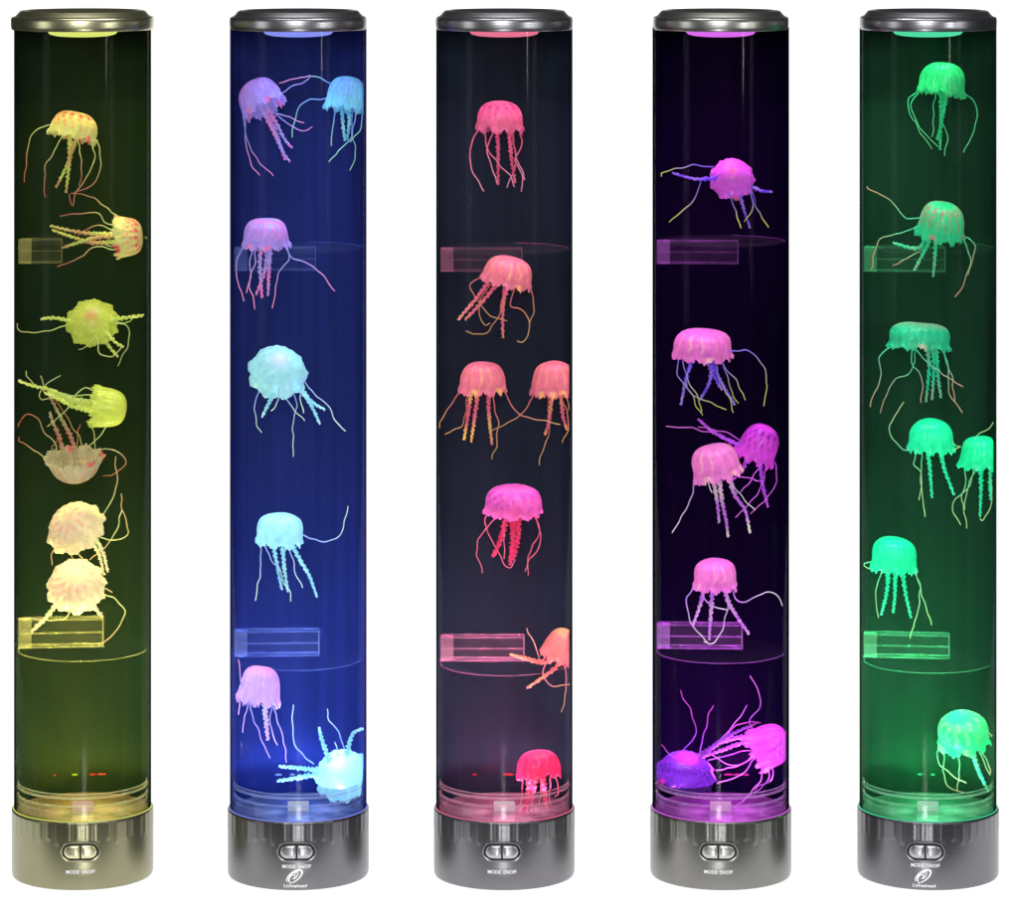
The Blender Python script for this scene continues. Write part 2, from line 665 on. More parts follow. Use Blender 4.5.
    # ---- glowing seam where the tube drops into the base
    V, F = lathe([(0.0683, 0.0668), (0.0690, 0.0668), (0.0690, 0.0678), (0.0683, 0.0678)], 160, closed_profile=True)
    mesh_obj('seam_ring', V, F, mat_emit('seam_glow', glowc, 0.85), base)

    # ---- clear tube
    V, F = lathe([(RT, 0.0612), (RT, ZC + 0.004), (RT - 0.0012, ZC + 0.004), (RT - 0.0012, 0.0612)], 160, closed_profile=True)
    tb = mesh_obj('tube', V, F, M_glass, t)
    tb.data.materials.append(M_wet)          # faces against water or film hardly reflect
    for pl in tb.data.polygons:
        c_ = pl.center
        if math.hypot(c_.x, c_.y) < RT - 0.0006 or c_.y > 0.008:
            pl.material_index = 1
    # ---- dark film round the back half, colour of the LED-lit water put in
    V, F = lathe([(RL, 0.0614), (RL, ZC + 0.002), (RL + 0.0008, ZC + 0.002), (RL + 0.0008, 0.0614)], 90, R(-9), R(189), True, cap=True)
    mesh_obj('back_film', V, F, mat_liner('led_tinted_film', liner[0], liner[1]), t)

    # ---- bottom of the water column
    floor_m, nt, out = new_mat('frosted_floor')
    p = nd(nt, 'ShaderNodeBsdfPrincipled')
    tc = nd(nt, 'ShaderNodeTexCoord')
    nz = nd(nt, 'ShaderNodeTexNoise'); nz.inputs['Scale'].default_value = 34
    lk(nt, tc.outputs['Object'], nz.inputs['Vector'])
    lk(nt, mixrgb(nt, nz.outputs[0], [0.01 + 0.05 * c for c in led], [0.02 + 0.10 * c for c in led2]), p.inputs['Base Color'])
    p.inputs['Roughness'].default_value = 0.18
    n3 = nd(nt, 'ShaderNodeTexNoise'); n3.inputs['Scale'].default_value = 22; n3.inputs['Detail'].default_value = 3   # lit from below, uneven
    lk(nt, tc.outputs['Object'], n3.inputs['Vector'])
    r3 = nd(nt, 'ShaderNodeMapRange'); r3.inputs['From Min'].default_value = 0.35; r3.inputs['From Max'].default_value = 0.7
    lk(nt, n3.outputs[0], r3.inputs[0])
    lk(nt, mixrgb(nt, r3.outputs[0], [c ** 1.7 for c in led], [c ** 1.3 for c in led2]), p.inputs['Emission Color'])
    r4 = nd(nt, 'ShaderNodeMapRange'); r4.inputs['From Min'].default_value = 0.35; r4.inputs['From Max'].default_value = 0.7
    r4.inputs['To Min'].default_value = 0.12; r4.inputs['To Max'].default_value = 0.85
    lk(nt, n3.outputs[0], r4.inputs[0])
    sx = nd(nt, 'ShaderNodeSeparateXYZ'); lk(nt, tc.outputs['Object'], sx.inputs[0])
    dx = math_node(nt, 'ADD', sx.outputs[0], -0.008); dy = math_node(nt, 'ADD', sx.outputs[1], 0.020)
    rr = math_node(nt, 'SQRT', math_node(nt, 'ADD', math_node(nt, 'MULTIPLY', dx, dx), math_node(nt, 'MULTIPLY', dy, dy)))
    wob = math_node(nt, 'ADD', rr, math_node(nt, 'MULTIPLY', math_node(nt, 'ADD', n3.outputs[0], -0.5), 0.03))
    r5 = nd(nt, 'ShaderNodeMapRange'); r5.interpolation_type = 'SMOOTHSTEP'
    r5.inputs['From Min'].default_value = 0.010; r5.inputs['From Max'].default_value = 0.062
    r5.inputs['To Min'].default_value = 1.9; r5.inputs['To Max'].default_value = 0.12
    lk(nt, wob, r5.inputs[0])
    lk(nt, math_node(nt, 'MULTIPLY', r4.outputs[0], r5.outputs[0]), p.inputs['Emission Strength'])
    lk(nt, p.outputs[0], out.inputs[0])
    V, F = lathe([(0.0, 0.0640), (0.030, 0.0640), (0.060, 0.0648), (0.0650, 0.0660), (0.0650, 0.0625), (0.0, 0.0625)], 128)
    fl = mesh_obj('water_floor', V, F, floor_m, t)
    # stepped plate above it, reflected haze and LED colour put into its tint
    M_plate = mat_acrylic_edge('plate_haze', 0.13, [0.08 + 0.5 * c for c in led])
    M_edge = mat_acrylic_edge('plate_rim', 0.26, [0.3 + 0.55 * c for c in led])
    V, F = lathe([(0.0644, 0.0672), (0.0644, 0.0820), (0.0634, 0.0820), (0.0634, 0.0672)], 96, R(178), R(362), True, cap=True)
    mesh_obj('hazy_plate', V, F, M_plate, t)
    for zr, rr in ((0.0930, 0.0007), (0.0895, 0.0014), (0.0815, 0.0012), (0.0755, 0.0005)):
        V, F = lathe([(0.0640 + rr * math.cos(a), zr + rr * math.sin(a)) for a in [2 * PI * i / 8 for i in range(8)]], 96, R(178), R(362), True, cap=True)
        mesh_obj('plate_edge', V, F, M_edge, t)
    # the water: a trace of cloudiness that the LEDs light up
    mw, nt, out = new_mat('cloudy_water')
    vs = nd(nt, 'ShaderNodeVolumeScatter')
    vs.inputs['Color'].default_value = rgba([c ** 1.6 for c in led])
    vs.inputs['Density'].default_value = water
    lk(nt, vs.outputs[0], out.inputs['Volume'])
    V, F = lathe([(0.00001, 0.0930), (0.0659, 0.0930), (0.0659, 0.8350), (0.00001, 0.8350)], 96)
    mesh_obj('water', V, F, mw, t)
    # glowing block as a window's reflection, glowing dots as reflections of LEDs
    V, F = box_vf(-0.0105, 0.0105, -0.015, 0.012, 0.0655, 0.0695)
    md = mesh_obj('window_reflection_block', V, F, mat_emit('window_reflection_glow', [0.20 + 0.75 * c for c in led2], 0.65), t, smooth=False)
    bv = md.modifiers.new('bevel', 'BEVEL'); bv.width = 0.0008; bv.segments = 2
    for (lx, lw, lc) in dots:
        lr = 0.0013
        V, F = lathe([(lr, 0), (lr, lr * 0.5)] + [(lr * math.cos(a), lr * 0.5 + lr * 0.8 * math.sin(a)) for a in (0.5, 1.0, 1.4)] + [(0.00001, lr * 1.3)], 14)
        V = [(x * lw + lx / 1000, y + 0.050, z + 0.0868) for x, y, z in V]
        mesh_obj('led', V, F, mat_emit('led_reflection_glow', lc, 0.9), t)  # glowing dot stands in for the reflection of an LED

    # ---- clear acrylic shelves, LED colour and lit edges put into the materials
    m_foot = mat_acrylic_edge('led_tinted_foot', 0.26, [0.08 + 0.8 * c ** 1.3 for c in led])
    M_bracket = mat_acrylic_edge('led_tinted_body', 0.03, [0.10 + 0.85 * c ** 1.25 for c in led])
    m_edg = mat_acrylic_edge('led_tinted_edge', 0.14, [0.10 + 0.85 * c ** 1.25 for c in led])
    m_faint = mat_acrylic_edge('faint_edge', 0.10, [0.10 + 0.85 * c ** 1.25 for c in led])
    for (sy0, sy1, sxr, strong) in shelf1, shelf2:
        z1 = P(0, sy0, 0.012).z; z0 = P(0, sy1, 0.012).z
        xr = (sxr - cx) / 1000
        xl = -0.0625
        yb, yf = 0.020, 0.004
        V, F = box_vf(xl, xr, yf, yb, z0, z1)
        br = mesh_obj('acrylic_bracket', V, F, M_bracket, t, smooth=False)
        e_ = 0.0007 if strong else 0.0005
        zm = z0 + (z1 - z0) * 0.52
        parts = []
        for zc in (z0, zm, z1):
            for yc in ((yf, yb) if zc != zm else (yf,)):
                parts.append(box_vf(xl, xr + e_, yc - e_, yc + e_, zc - e_, zc + e_))
        for xc in (xr,):
            for yc in (yf, yb):
                parts.append(box_vf(xc - e_, xc + e_, yc - e_ * 0.8, yc + e_ * 0.8, z0 + e_, z1 - e_))
        V, F = join_vf(parts)
        mesh_obj('lit_edge', V, F, m_edg if strong else m_faint, br, smooth=False)
        V, F = box_vf(-0.0640, xl + 0.0115, yf - 0.001, yf + 0.012, z0 - 0.0004, z1 + 0.0004)
        mesh_obj('bracket_foot', V, F, m_foot, br, smooth=False)
        # round divider disc under the bracket
        zr = z0 - 0.0015 if strong else z1 + 0.001
        V, F = lathe([(0.0, zr - 0.0006), (0.0636, zr - 0.0006), (0.0636, zr + 0.0006), (0.0, zr + 0.0006)], 128)
        dv = mesh_obj('divider_disc', V, F, mat_disc, t, smooth=False)
        rr = 0.00045
        a0, a1 = (R(170), R(350)) if strong else (R(-5), R(80))
        V, F = lathe([(0.0638 + rr * math.cos(a), zr + rr * math.sin(a)) for a in [2 * PI * i / 6 for i in range(6)]], 90, a0, a1, closed_profile=True, cap=True)
        mesh_obj('disc_edge', V, F, m_faint, dv)

    # ---- metal cap with a dished top
    prof = [(0.0, 0.8570), (0.038, 0.8570), (0.044, 0.8578), (0.052, 0.8606), (0.0570, 0.8624), (0.0600, 0.8627), (0.0622, 0.8618),
            (0.0655, 0.8580), (0.0676, 0.8566), (0.0695, 0.8562), (0.0704, 0.8550), (0.0707, 0.8525), (0.0706, 0.8475), (0.0703, 0.8446), (0.0697, ZC),
            (0.0660, ZC), (0.0660, 0.8450), (0.0, 0.8450)]
    V, F = lathe(prof, 160)
    V = [(x * capr, y * capr, z) for x, y, z in V]
    capo = mesh_obj('cap', V, F, mcap, t)
    # glowing lens under the cap
    V, F = lathe([(0.0345, 0.8450), (0.0345, 0.8405), (0.0325, 0.8385), (0.0265, 0.8370), (0.017, 0.8362), (0.00001, 0.8358)], 96)
    mesh_obj('lamp_lens', V, F, mat_emit('lamp_lens_glow', glowc, 1.0), capo)

    # ---- the lamp's own light
    def disk(name, z, up, rad, power, col, spread, y=0.0):
        L = bpy.data.lights.new(name, 'AREA')
        L.shape = 'DISK'
        L.size = rad * 2
        L.energy = power
        L.color = col
        L.spread = R(spread)
        o = bpy.data.objects.new(name, L)
        C.objects.link(o)
        o.parent = t
        o.location = (0, y, z)
        o.rotation_euler = (R(180), 0, 0) if up else (0, 0, 0)
        return o
    disk('led_light', 0.0905, True, 0.050, pw[0], led, 70)
    disk('led_light', 0.0905, True, 0.055, pw[1], led, 160)
    disk('led_light', 0.8350, False, 0.034, pw[2], led, 60)
    disk('led_light', 0.8350, False, 0.034, pw[3], led, 150)
    L = bpy.data.lights.new('led_light', 'POINT')
    L.energy = pw[4]; L.color = [c ** 1.8 for c in led]; L.shadow_soft_size = 0.012
    o = bpy.data.objects.new('led_light', L); C.objects.link(o); o.parent = t
    o.location = (0.0, 0.028, 0.098)
    return t


def catmull2(pts):
    q = catmull([Vector((x, 0, z)) for x, z in pts], 0.0004)
    return [(v.x, v.z) for v in q]


mat_disc, nt, out = new_mat('clear_disc')
tr = nd(nt, 'ShaderNodeBsdfTransparent')
gl = nd(nt, 'ShaderNodeBsdfDiffuse'); gl.inputs[0].default_value = (0.8, 0.8, 0.8, 1)
mx = nd(nt, 'ShaderNodeMixShader'); mx.inputs[0].default_value = 0.003
lk(nt, tr.outputs[0], mx.inputs[1]); lk(nt, gl.outputs[0], mx.inputs[2]); lk(nt, mx.outputs[0], out.inputs[0])

G_L = 'five jellyfish lamps in a row'
STEEL = (0.165, 0.165, 0.172)
PW = (0.45, 1.15, 0.20, 0.14, 0.26)
LAMPS = [
    dict(cx=82.7, label='jellyfish lamp glowing yellow green, with an olive gold metal base and cap',
         led=(1.0, 0.95, 0.35), led2=(1.0, 0.50, 0.30), liner=((0.005, 0.018, 0.013), (0.011, 0.019, 0.007)), metal=(0.245, 0.238, 0.145),
         logo=False, text_y=871.8, btn_dx=-2.3, pw=PW, dots=[(-28, 1, (0.5, 0.05, 0.01)), (-8, 2.2, (0.55, 0.75, 0.02)), (10, 2.5, (0.8, 0.06, 0.02)), (19, 3.6, (0.75, 0.10, 0.04))], capr=1.010, water=0.045, shelf1=(239, 262, 62, False), shelf2=(618, 645, 103, True), glowc=(0.75, 0.85, 0.18)),
    dict(cx=298.3, label='jellyfish lamp glowing blue, with white emblem and maker lettering on its grey base',
         led=(0.30, 0.45, 1.0), led2=(0.5, 0.6, 1.0), liner=((0.011, 0.017, 0.075), (0.021, 0.025, 0.125)), metal=STEEL,
         logo=True, text_y=866.3, btn_dx=-1.7, pw=PW, dots=[(-20, 2.6, (0.25, 0.45, 0.9)), (-6, 1.8, (0.25, 0.45, 0.9)), (20, 1.8, (0.25, 0.45, 0.9))], capr=0.972, water=0.17, shelf1=(247.5, 269.5, 315.5, False), shelf2=(630, 654, 319, True), glowc=(0.25, 0.3, 0.95)),
    dict(cx=504.3, label='jellyfish lamp with pink red glow on dark navy, middle of the row',
         led=(1.0, 0.42, 0.66), led2=(1.0, 0.6, 0.75), liner=((0.007, 0.018, 0.027), (0.011, 0.023, 0.036)), metal=STEEL,
         logo=False, text_y=871.8, btn_dx=-2.3, pw=PW, dots=[(-30, 1.6, (0.6, 0.02, 0.03)), (4, 4.2, (0.85, 0.03, 0.03)), (14, 2.4, (0.8, 0.03, 0.04))], capr=0.974, water=0.045, shelf1=(248.5, 270.5, 522, False), shelf2=(636, 659, 524, True), glowc=(0.85, 0.18, 0.3)),
    dict(cx=720.7, label='jellyfish lamp glowing purple, its water almost black near the top',
         led=(0.85, 0.25, 1.0), led2=(1.0, 0.3, 1.0), liner=((0.001, 0.0006, 0.005), (0.0026, 0.0012, 0.012)), metal=(0.19, 0.192, 0.175),
         logo=False, text_y=872, btn_dx=-2.3, pw=PW, dots=[(8, 3.6, (0.75, 0.02, 0.35)), (18, 3.8, (0.85, 0.03, 0.4)), (26, 2.0, (0.8, 0.03, 0.4))], capr=0.964, water=0.025, shelf1=(241, 263, 738, False), shelf2=(624, 647, 742, True), glowc=(0.75, 0.15, 0.9)),
    dict(cx=927.9, label='jellyfish lamp glowing emerald green, with white emblem on its grey base',
         led=(0.25, 1.0, 0.55), led2=(0.4, 1.0, 0.65), liner=((0.011, 0.024, 0.017), (0.015, 0.038, 0.027)), metal=(0.16, 0.158, 0.172),
         logo=True, text_y=865.4, btn_dx=-2.6, pw=PW, dots=[(-8, 1.8, (0.05, 0.8, 0.3)), (5, 1.6, (0.05, 0.8, 0.3))], capr=0.970, water=0.08, shelf1=(247.5, 271, 945, False), shelf2=(634, 656.5, 949, True), glowc=(0.08, 0.75, 0.38)),
]
for L in LAMPS:
    make_lamp(groupname=G_L, **L)

# ------------------------------------------------------------------ jellyfish
RC = 0.0650          # the water's radius: nothing may pass the wall


def clampw(v, ax):
    dx, dy = v.x - ax, v.y
    r = math.hypot(dx, dy)
    if r > RC:
        k = RC / r
        return Vector((ax + dx * k, dy * k, v.z))
    return v


def bell_profile(kind):
    if kind == 'bowl':
        return [(1.10, 0.0), (1.02, 0.12), (0.95, 0.30), (0.86, 0.52), (0.70, 0.75), (0.48, 0.91), (0.25, 0.98), (0.0, 1.0)]
    if kind == 'flat':
        return [(1.05, 0.0), (1.0, 0.15), (1.0, 0.38), (0.97, 0.58), (0.88, 0.78), (0.70, 0.91), (0.42, 0.985), (0.0, 1.0)]
    if kind == 'umbrella':
        return [(1.04, 0.0), (0.98, 0.12), (0.93, 0.28), (0.84, 0.50), (0.70, 0.70), (0.50, 0.87), (0.27, 0.97), (0.0, 1.0)]
    return [(1.06, 0.0), (1.0, 0.14), (0.985, 0.35), (0.94, 0.55), (0.83, 0.75), (0.65, 0.89), (0.38, 0.975), (0.0, 1.0)]


def make_bell(jelly, ax, c, r, h, tilt, lean, kind, pats, mat, seed, spin):
    rnd = random.Random(seed)
    base = bell_profile(kind)
    pts = [Vector((a, 0, b)) for a, b in base]
    sm = catmull(pts, 0.045)
    outer = [(max(0.0, v.x), v.z) for v in sm]
    nphi = 144
    th = 0.055
    inner = [(max(0.0, a - th), b - th * (0.9 if b > 0.5 else 0.15)) for a, b in outer]
    prof = outer + list(reversed(inner))
    no = len(outer)
    nl = rnd.choice([9, 10, 11])
    ph0 = rnd.random() * 6
    rimdots = [(rnd.random() * 2 * PI) for _ in range(4)]
    # bell frame: local z = apex
    u = Vector((math.sin(R(tilt)) * math.cos(R(lean)), -math.sin(R(lean)), math.cos(R(tilt)) * math.cos(R(lean))))
    q = Vector((0, 0, 1)).rotation_difference(u)
    V, A = [], []
    for i in range(nphi):
        phi = 2 * PI * i / nphi
        for j, (a, b) in enumerate(prof):
            w = max(0.0, 1 - b / 0.38)
            rr = a * (1 + 0.055 * w * math.sin(nl * phi + ph0) + 0.02 * w * math.sin(nl * 2.3 * phi))
            rr *= 1 + 0.015 * math.sin(nl * 2 * phi) * (1 - w) * min(1, a * 2)
            lob = abs(math.sin(nl * 0.5 * phi + ph0 * 0.5))
            jag = (0.035 * math.sin(31 * phi + 1.3) + 0.03 * math.sin(47 * phi)) * (0.6 if lean > 25 else 1)
            zz = b + 0.05 + w * w * (-0.16 * lob * (0.6 if lean > 25 else 1) + 0.06 + jag)
            v3 = Vector((rr * math.cos(phi + spin), rr * math.sin(phi + spin), 0))
            nn_ = noise.noise(Vector((v3.x * 1.3 + seed, v3.y * 1.3, zz * 1.6)))
            x = v3.x * r * (1 + 0.06 * nn_)
            y = v3.y * r * (1 + 0.06 * nn_)
            z = (zz - 0.5) * h * 0.94 * (1 + 0.05 * nn_)
            V.append(q @ Vector((x, y, z)))
            pv = 0.0
            if j < no:
                if 'spots' in pats:
                    for (bz_, nb, off, sa, sb) in ((0.36, 17, 0, 0.34, 0.04), (0.52, 16, 0.5, 0.5, 0.06), (0.68, 15, 0.2, 0.5, 0.06), (0.81, 12, 0.1, 0.6, 0.05), (0.91, 9, 0.6, 0.6, 0.035)):
                        k = phi * nb / (2 * PI) + off
                        f = k - math.floor(k) - 0.5
                        hh = math.sin(math.floor(k) * 12.9 + bz_ * 40) * 0.5 + 0.5
                        dz = (b - bz_ - 0.06 * (hh - 0.5)) / (sb * (0.7 + hh))
                        da = f / (sa * 0.45)
                        pv = max(pv, math.exp(-(dz * dz + da * da)) * (0.6 + 0.7 * hh))
                if 'streaks' in pats:
                    k = phi * 13 / (2 * PI)
                    f = k - math.floor(k) - 0.5 + 0.1 * math.sin(b * 9)
                    hh = math.sin(math.floor(k) * 7.7) * 0.5 + 0.5
                    pv = max(pv, math.exp(-(f / 0.13) ** 2) * min(1, max(0, (b - 0.2) * 5)) * min(1, max(0, (0.97 - b) * 9)) * (0.25 + 0.6 * hh))
                if 'centre' in pats:
                    rr_ = math.hypot(a * math.cos(phi) + 0.05, a * math.sin(phi))
                    pv = max(pv, math.exp(-(rr_ / 0.30) ** 2) * (0.75 + 0.4 * nn_) if b > 0.6 else 0)
                if 'top' in pats:
                    pv = max(pv, min(1, max(0, (b - 0.72) * 4)) * (0.6 + 0.5 * nn_))
            if 'rim' in pats and b < 0.16:
                for rd in rimdots:
                    dd_ = (phi - rd + PI) % (2 * PI) - PI
                    pv = max(pv, math.exp(-(dd_ / 0.13) ** 2))
            A.append(min(1.0, max(0.0, pv)))
    m = len(prof)
    F = []
    for i in range(nphi):
        i2 = (i + 1) % nphi
        for j in range(m - 1):
            F.append((i * m + j, i2 * m + j, i2 * m + j + 1, i * m + j + 1))
        F.append((i * m + m - 1, i2 * m + m - 1, i2 * m, i * m))
    V = [clampw(v + c, ax) - c for v in V]
    return mesh_obj('bell', V, F, mat, jelly, attr=A, sharp=0), u, q


def strand(name, jelly, ax, c, pts, y0, y1, rad, mat, frilly, seed, pig0, rimr):
    rnd = random.Random(seed)
    n = len(pts)
    w = []
    bow = rnd.uniform(-0.008, 0.008)
    for i, (px, py) in enumerate(pts):
        t = i / (n - 1)
        Y = y0 + (y1 - y0) * t + bow * math.sin(PI * t)
        w.append(P(px, py, Y))
    path = catmull(w, 0.00045 if frilly else 0.0011)
    if not frilly:                       # limp strands: small irregular kinks
        path = [v + Vector((noise.noise(Vector((k * 0.09, seed, 0))), noise.noise(Vector((k * 0.09, 0, seed))), noise.noise(Vector((0, k * 0.09, seed))))) * 0.0022 * min(1, k / 8) for k, v in enumerate(path)]
    path = [clampw(v, ax) - c for v in path]
    if frilly:
        f1 = rnd.uniform(1150, 1500)
        ph = rnd.random() * 6

        def rf(t, s, a):
            w = noise.noise(Vector((s * 900, math.cos(a) * 1.4 + seed, math.sin(a) * 1.4)))
            return 0.92 + 0.26 * math.sin(f1 * s + a + ph) + 0.16 * math.sin(f1 * 0.57 * s - 2 * a + ph) + 0.75 * w
        V, F, T = tube_vf(path, lambda t: rad * (1.0 - 0.50 * t) * (1.15 if t < .1 else 1), 10, rf)
        A = [min(1, max(0, pig0 * (0.25 + 0.6 * math.sin(8 * t + seed)) + (0.35 * (t > 0.85)))) for t in T]
    else:
        V, F, T = tube_vf(path, lambda t: rad * (1.12 - 0.3 * t), 7)
        A = [min(1, max(0, (t - 0.25) * 1.7)) for t in T]
    return mesh_obj(name, V, F, mat, jelly, attr=A, sharp=0)


def make_jelly(li, label, group, spec, mats, seed):
    cx = LAMPS[li]['cx']
    ax = (cx - 509) / 1000
    px, py, r, h = spec['b']
    Y = spec.get('Y', 0.0)
    c = clampw(P(px, py, Y), ax)
    # keep a body of this size from being pressed too hard against the wall
    j = empty('toy_jellyfish', c)
    j['label'] = label
    j['category'] = 'toy jellyfish'
    j['group'] = group
    tilt, lean = spec.get('tilt', 0), spec.get('lean', 8)
    bmat, amat, tmat = mats
    bell, u, q = make_bell(j, ax, c, r / 1000, h / 1000, tilt, lean, spec.get('kind', 'dome'), spec.get('pat', ()), bmat, seed, random.Random(seed).random() * 6)
    rw = spec.get('aw', 2.3) / 1000
    rnd = random.Random(seed * 3 + 1)
    for k, pts in enumerate(spec['arms']):
        y0 = Y + rnd.uniform(-0.3, 0.25) * r / 1000
        strand('oral_arm', j, ax, c, pts, y0, y0 + rnd.uniform(-0.006, 0.006), rw, amat, True, seed * 17 + k, spec.get('apig', 0.5), r)
    for k, pts in enumerate(spec['tents']):
        # the root sits on the rim: its depth follows from how far off the axis it starts
        dx = min(0.98, abs(pts[0][0] - px) / r)
        side = -1 if rnd.random() < 0.62 else 1
        y0 = Y + side * math.sqrt(1 - dx * dx) * r / 1000 * 0.75
        strand('tentacle', j, ax, c, pts, y0, y0 + rnd.uniform(-0.010, 0.008), spec.get('tw', 0.56) / 1000, tmat, False, seed * 31 + k, 0, r)
    return j


def mset(name, base, pig, arm, armp, tent, tip, trans=0.36, glow=0.0):
    return (mat_jelly(name + '_bell', base, pig, trans, glow), mat_jelly(name + '_arm', arm, armp, 0.10, glow), mat_jelly(name + '_tentacle', tent, tip, 0.0, glow))


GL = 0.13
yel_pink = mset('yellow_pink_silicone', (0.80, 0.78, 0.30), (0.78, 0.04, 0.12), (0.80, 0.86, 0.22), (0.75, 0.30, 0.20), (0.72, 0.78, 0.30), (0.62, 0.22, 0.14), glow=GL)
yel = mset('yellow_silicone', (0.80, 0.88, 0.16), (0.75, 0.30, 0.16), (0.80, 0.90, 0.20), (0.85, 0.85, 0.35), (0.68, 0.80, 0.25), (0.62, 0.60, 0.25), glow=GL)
cream = mset('overexposed_cream_silicone', (0.92, 0.80, 0.50), (0.85, 0.46, 0.40), (0.90, 0.90, 0.50), (0.85, 0.55, 0.35), (0.80, 0.82, 0.35), (0.75, 0.50, 0.25), glow=GL * 2)  # pale colour and stronger glow stand in for overexposure near the LEDs
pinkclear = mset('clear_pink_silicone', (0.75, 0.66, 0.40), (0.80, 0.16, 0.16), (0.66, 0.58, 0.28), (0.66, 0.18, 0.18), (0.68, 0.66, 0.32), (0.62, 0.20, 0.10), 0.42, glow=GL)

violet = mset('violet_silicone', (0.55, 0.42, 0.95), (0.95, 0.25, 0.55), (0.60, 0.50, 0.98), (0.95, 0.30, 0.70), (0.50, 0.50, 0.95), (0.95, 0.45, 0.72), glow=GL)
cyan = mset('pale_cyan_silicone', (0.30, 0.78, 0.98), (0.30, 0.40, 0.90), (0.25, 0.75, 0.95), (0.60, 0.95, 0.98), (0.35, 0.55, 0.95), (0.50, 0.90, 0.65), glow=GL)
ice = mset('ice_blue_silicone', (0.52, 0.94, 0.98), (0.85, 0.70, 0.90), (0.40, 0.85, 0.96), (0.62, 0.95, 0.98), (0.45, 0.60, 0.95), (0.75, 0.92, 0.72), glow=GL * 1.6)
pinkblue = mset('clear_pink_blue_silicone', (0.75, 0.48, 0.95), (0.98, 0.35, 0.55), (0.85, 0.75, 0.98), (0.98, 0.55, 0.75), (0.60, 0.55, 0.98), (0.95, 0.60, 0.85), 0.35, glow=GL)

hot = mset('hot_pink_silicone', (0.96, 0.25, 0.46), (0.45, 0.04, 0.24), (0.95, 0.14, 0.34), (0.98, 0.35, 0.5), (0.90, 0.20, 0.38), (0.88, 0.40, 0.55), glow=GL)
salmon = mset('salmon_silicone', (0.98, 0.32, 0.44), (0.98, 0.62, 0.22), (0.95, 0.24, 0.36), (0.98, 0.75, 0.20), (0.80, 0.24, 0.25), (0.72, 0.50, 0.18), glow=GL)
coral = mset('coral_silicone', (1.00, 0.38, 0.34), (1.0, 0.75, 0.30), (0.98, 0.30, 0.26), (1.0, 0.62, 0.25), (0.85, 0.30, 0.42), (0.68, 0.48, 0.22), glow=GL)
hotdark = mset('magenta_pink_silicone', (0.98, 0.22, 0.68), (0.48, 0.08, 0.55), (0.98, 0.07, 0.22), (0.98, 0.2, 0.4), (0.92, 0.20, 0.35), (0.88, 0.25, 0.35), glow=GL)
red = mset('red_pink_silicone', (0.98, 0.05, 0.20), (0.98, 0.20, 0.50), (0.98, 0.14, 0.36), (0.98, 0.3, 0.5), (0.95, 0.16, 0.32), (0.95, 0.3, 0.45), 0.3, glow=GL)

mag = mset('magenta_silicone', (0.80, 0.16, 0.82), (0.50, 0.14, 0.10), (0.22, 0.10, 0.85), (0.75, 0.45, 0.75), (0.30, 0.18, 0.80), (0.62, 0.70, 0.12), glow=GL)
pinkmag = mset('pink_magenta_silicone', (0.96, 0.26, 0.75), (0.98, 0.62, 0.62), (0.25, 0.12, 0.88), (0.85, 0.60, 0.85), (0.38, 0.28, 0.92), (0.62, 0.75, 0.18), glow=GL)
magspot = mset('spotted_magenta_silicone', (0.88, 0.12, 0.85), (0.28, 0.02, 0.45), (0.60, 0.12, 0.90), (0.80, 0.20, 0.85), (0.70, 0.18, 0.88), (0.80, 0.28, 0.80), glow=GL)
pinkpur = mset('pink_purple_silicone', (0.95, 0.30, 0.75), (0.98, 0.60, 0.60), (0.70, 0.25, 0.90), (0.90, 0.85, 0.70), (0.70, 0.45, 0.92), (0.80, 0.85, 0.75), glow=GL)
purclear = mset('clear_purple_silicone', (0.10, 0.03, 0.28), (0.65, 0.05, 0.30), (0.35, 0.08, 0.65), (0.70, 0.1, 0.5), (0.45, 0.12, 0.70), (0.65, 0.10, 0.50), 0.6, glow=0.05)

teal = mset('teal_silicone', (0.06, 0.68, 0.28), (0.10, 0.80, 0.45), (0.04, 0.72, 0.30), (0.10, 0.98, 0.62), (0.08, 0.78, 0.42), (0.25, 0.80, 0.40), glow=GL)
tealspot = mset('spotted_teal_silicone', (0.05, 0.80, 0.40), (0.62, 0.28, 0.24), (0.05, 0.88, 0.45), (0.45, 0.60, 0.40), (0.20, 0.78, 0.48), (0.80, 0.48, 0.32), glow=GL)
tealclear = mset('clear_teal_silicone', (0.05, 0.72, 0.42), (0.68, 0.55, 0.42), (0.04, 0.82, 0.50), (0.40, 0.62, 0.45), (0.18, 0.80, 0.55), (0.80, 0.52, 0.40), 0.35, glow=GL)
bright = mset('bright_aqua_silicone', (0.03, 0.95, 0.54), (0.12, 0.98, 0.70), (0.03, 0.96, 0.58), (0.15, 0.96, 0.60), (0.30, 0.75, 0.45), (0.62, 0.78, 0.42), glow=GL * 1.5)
aqua = mset('aqua_spotted_silicone', (0.05, 0.72, 0.34), (0.45, 0.55, 0.40), (0.08, 0.85, 0.55), (0.6, 0.75, 0.45), (0.35, 0.75, 0.50), (0.82, 0.62, 0.42), glow=GL)

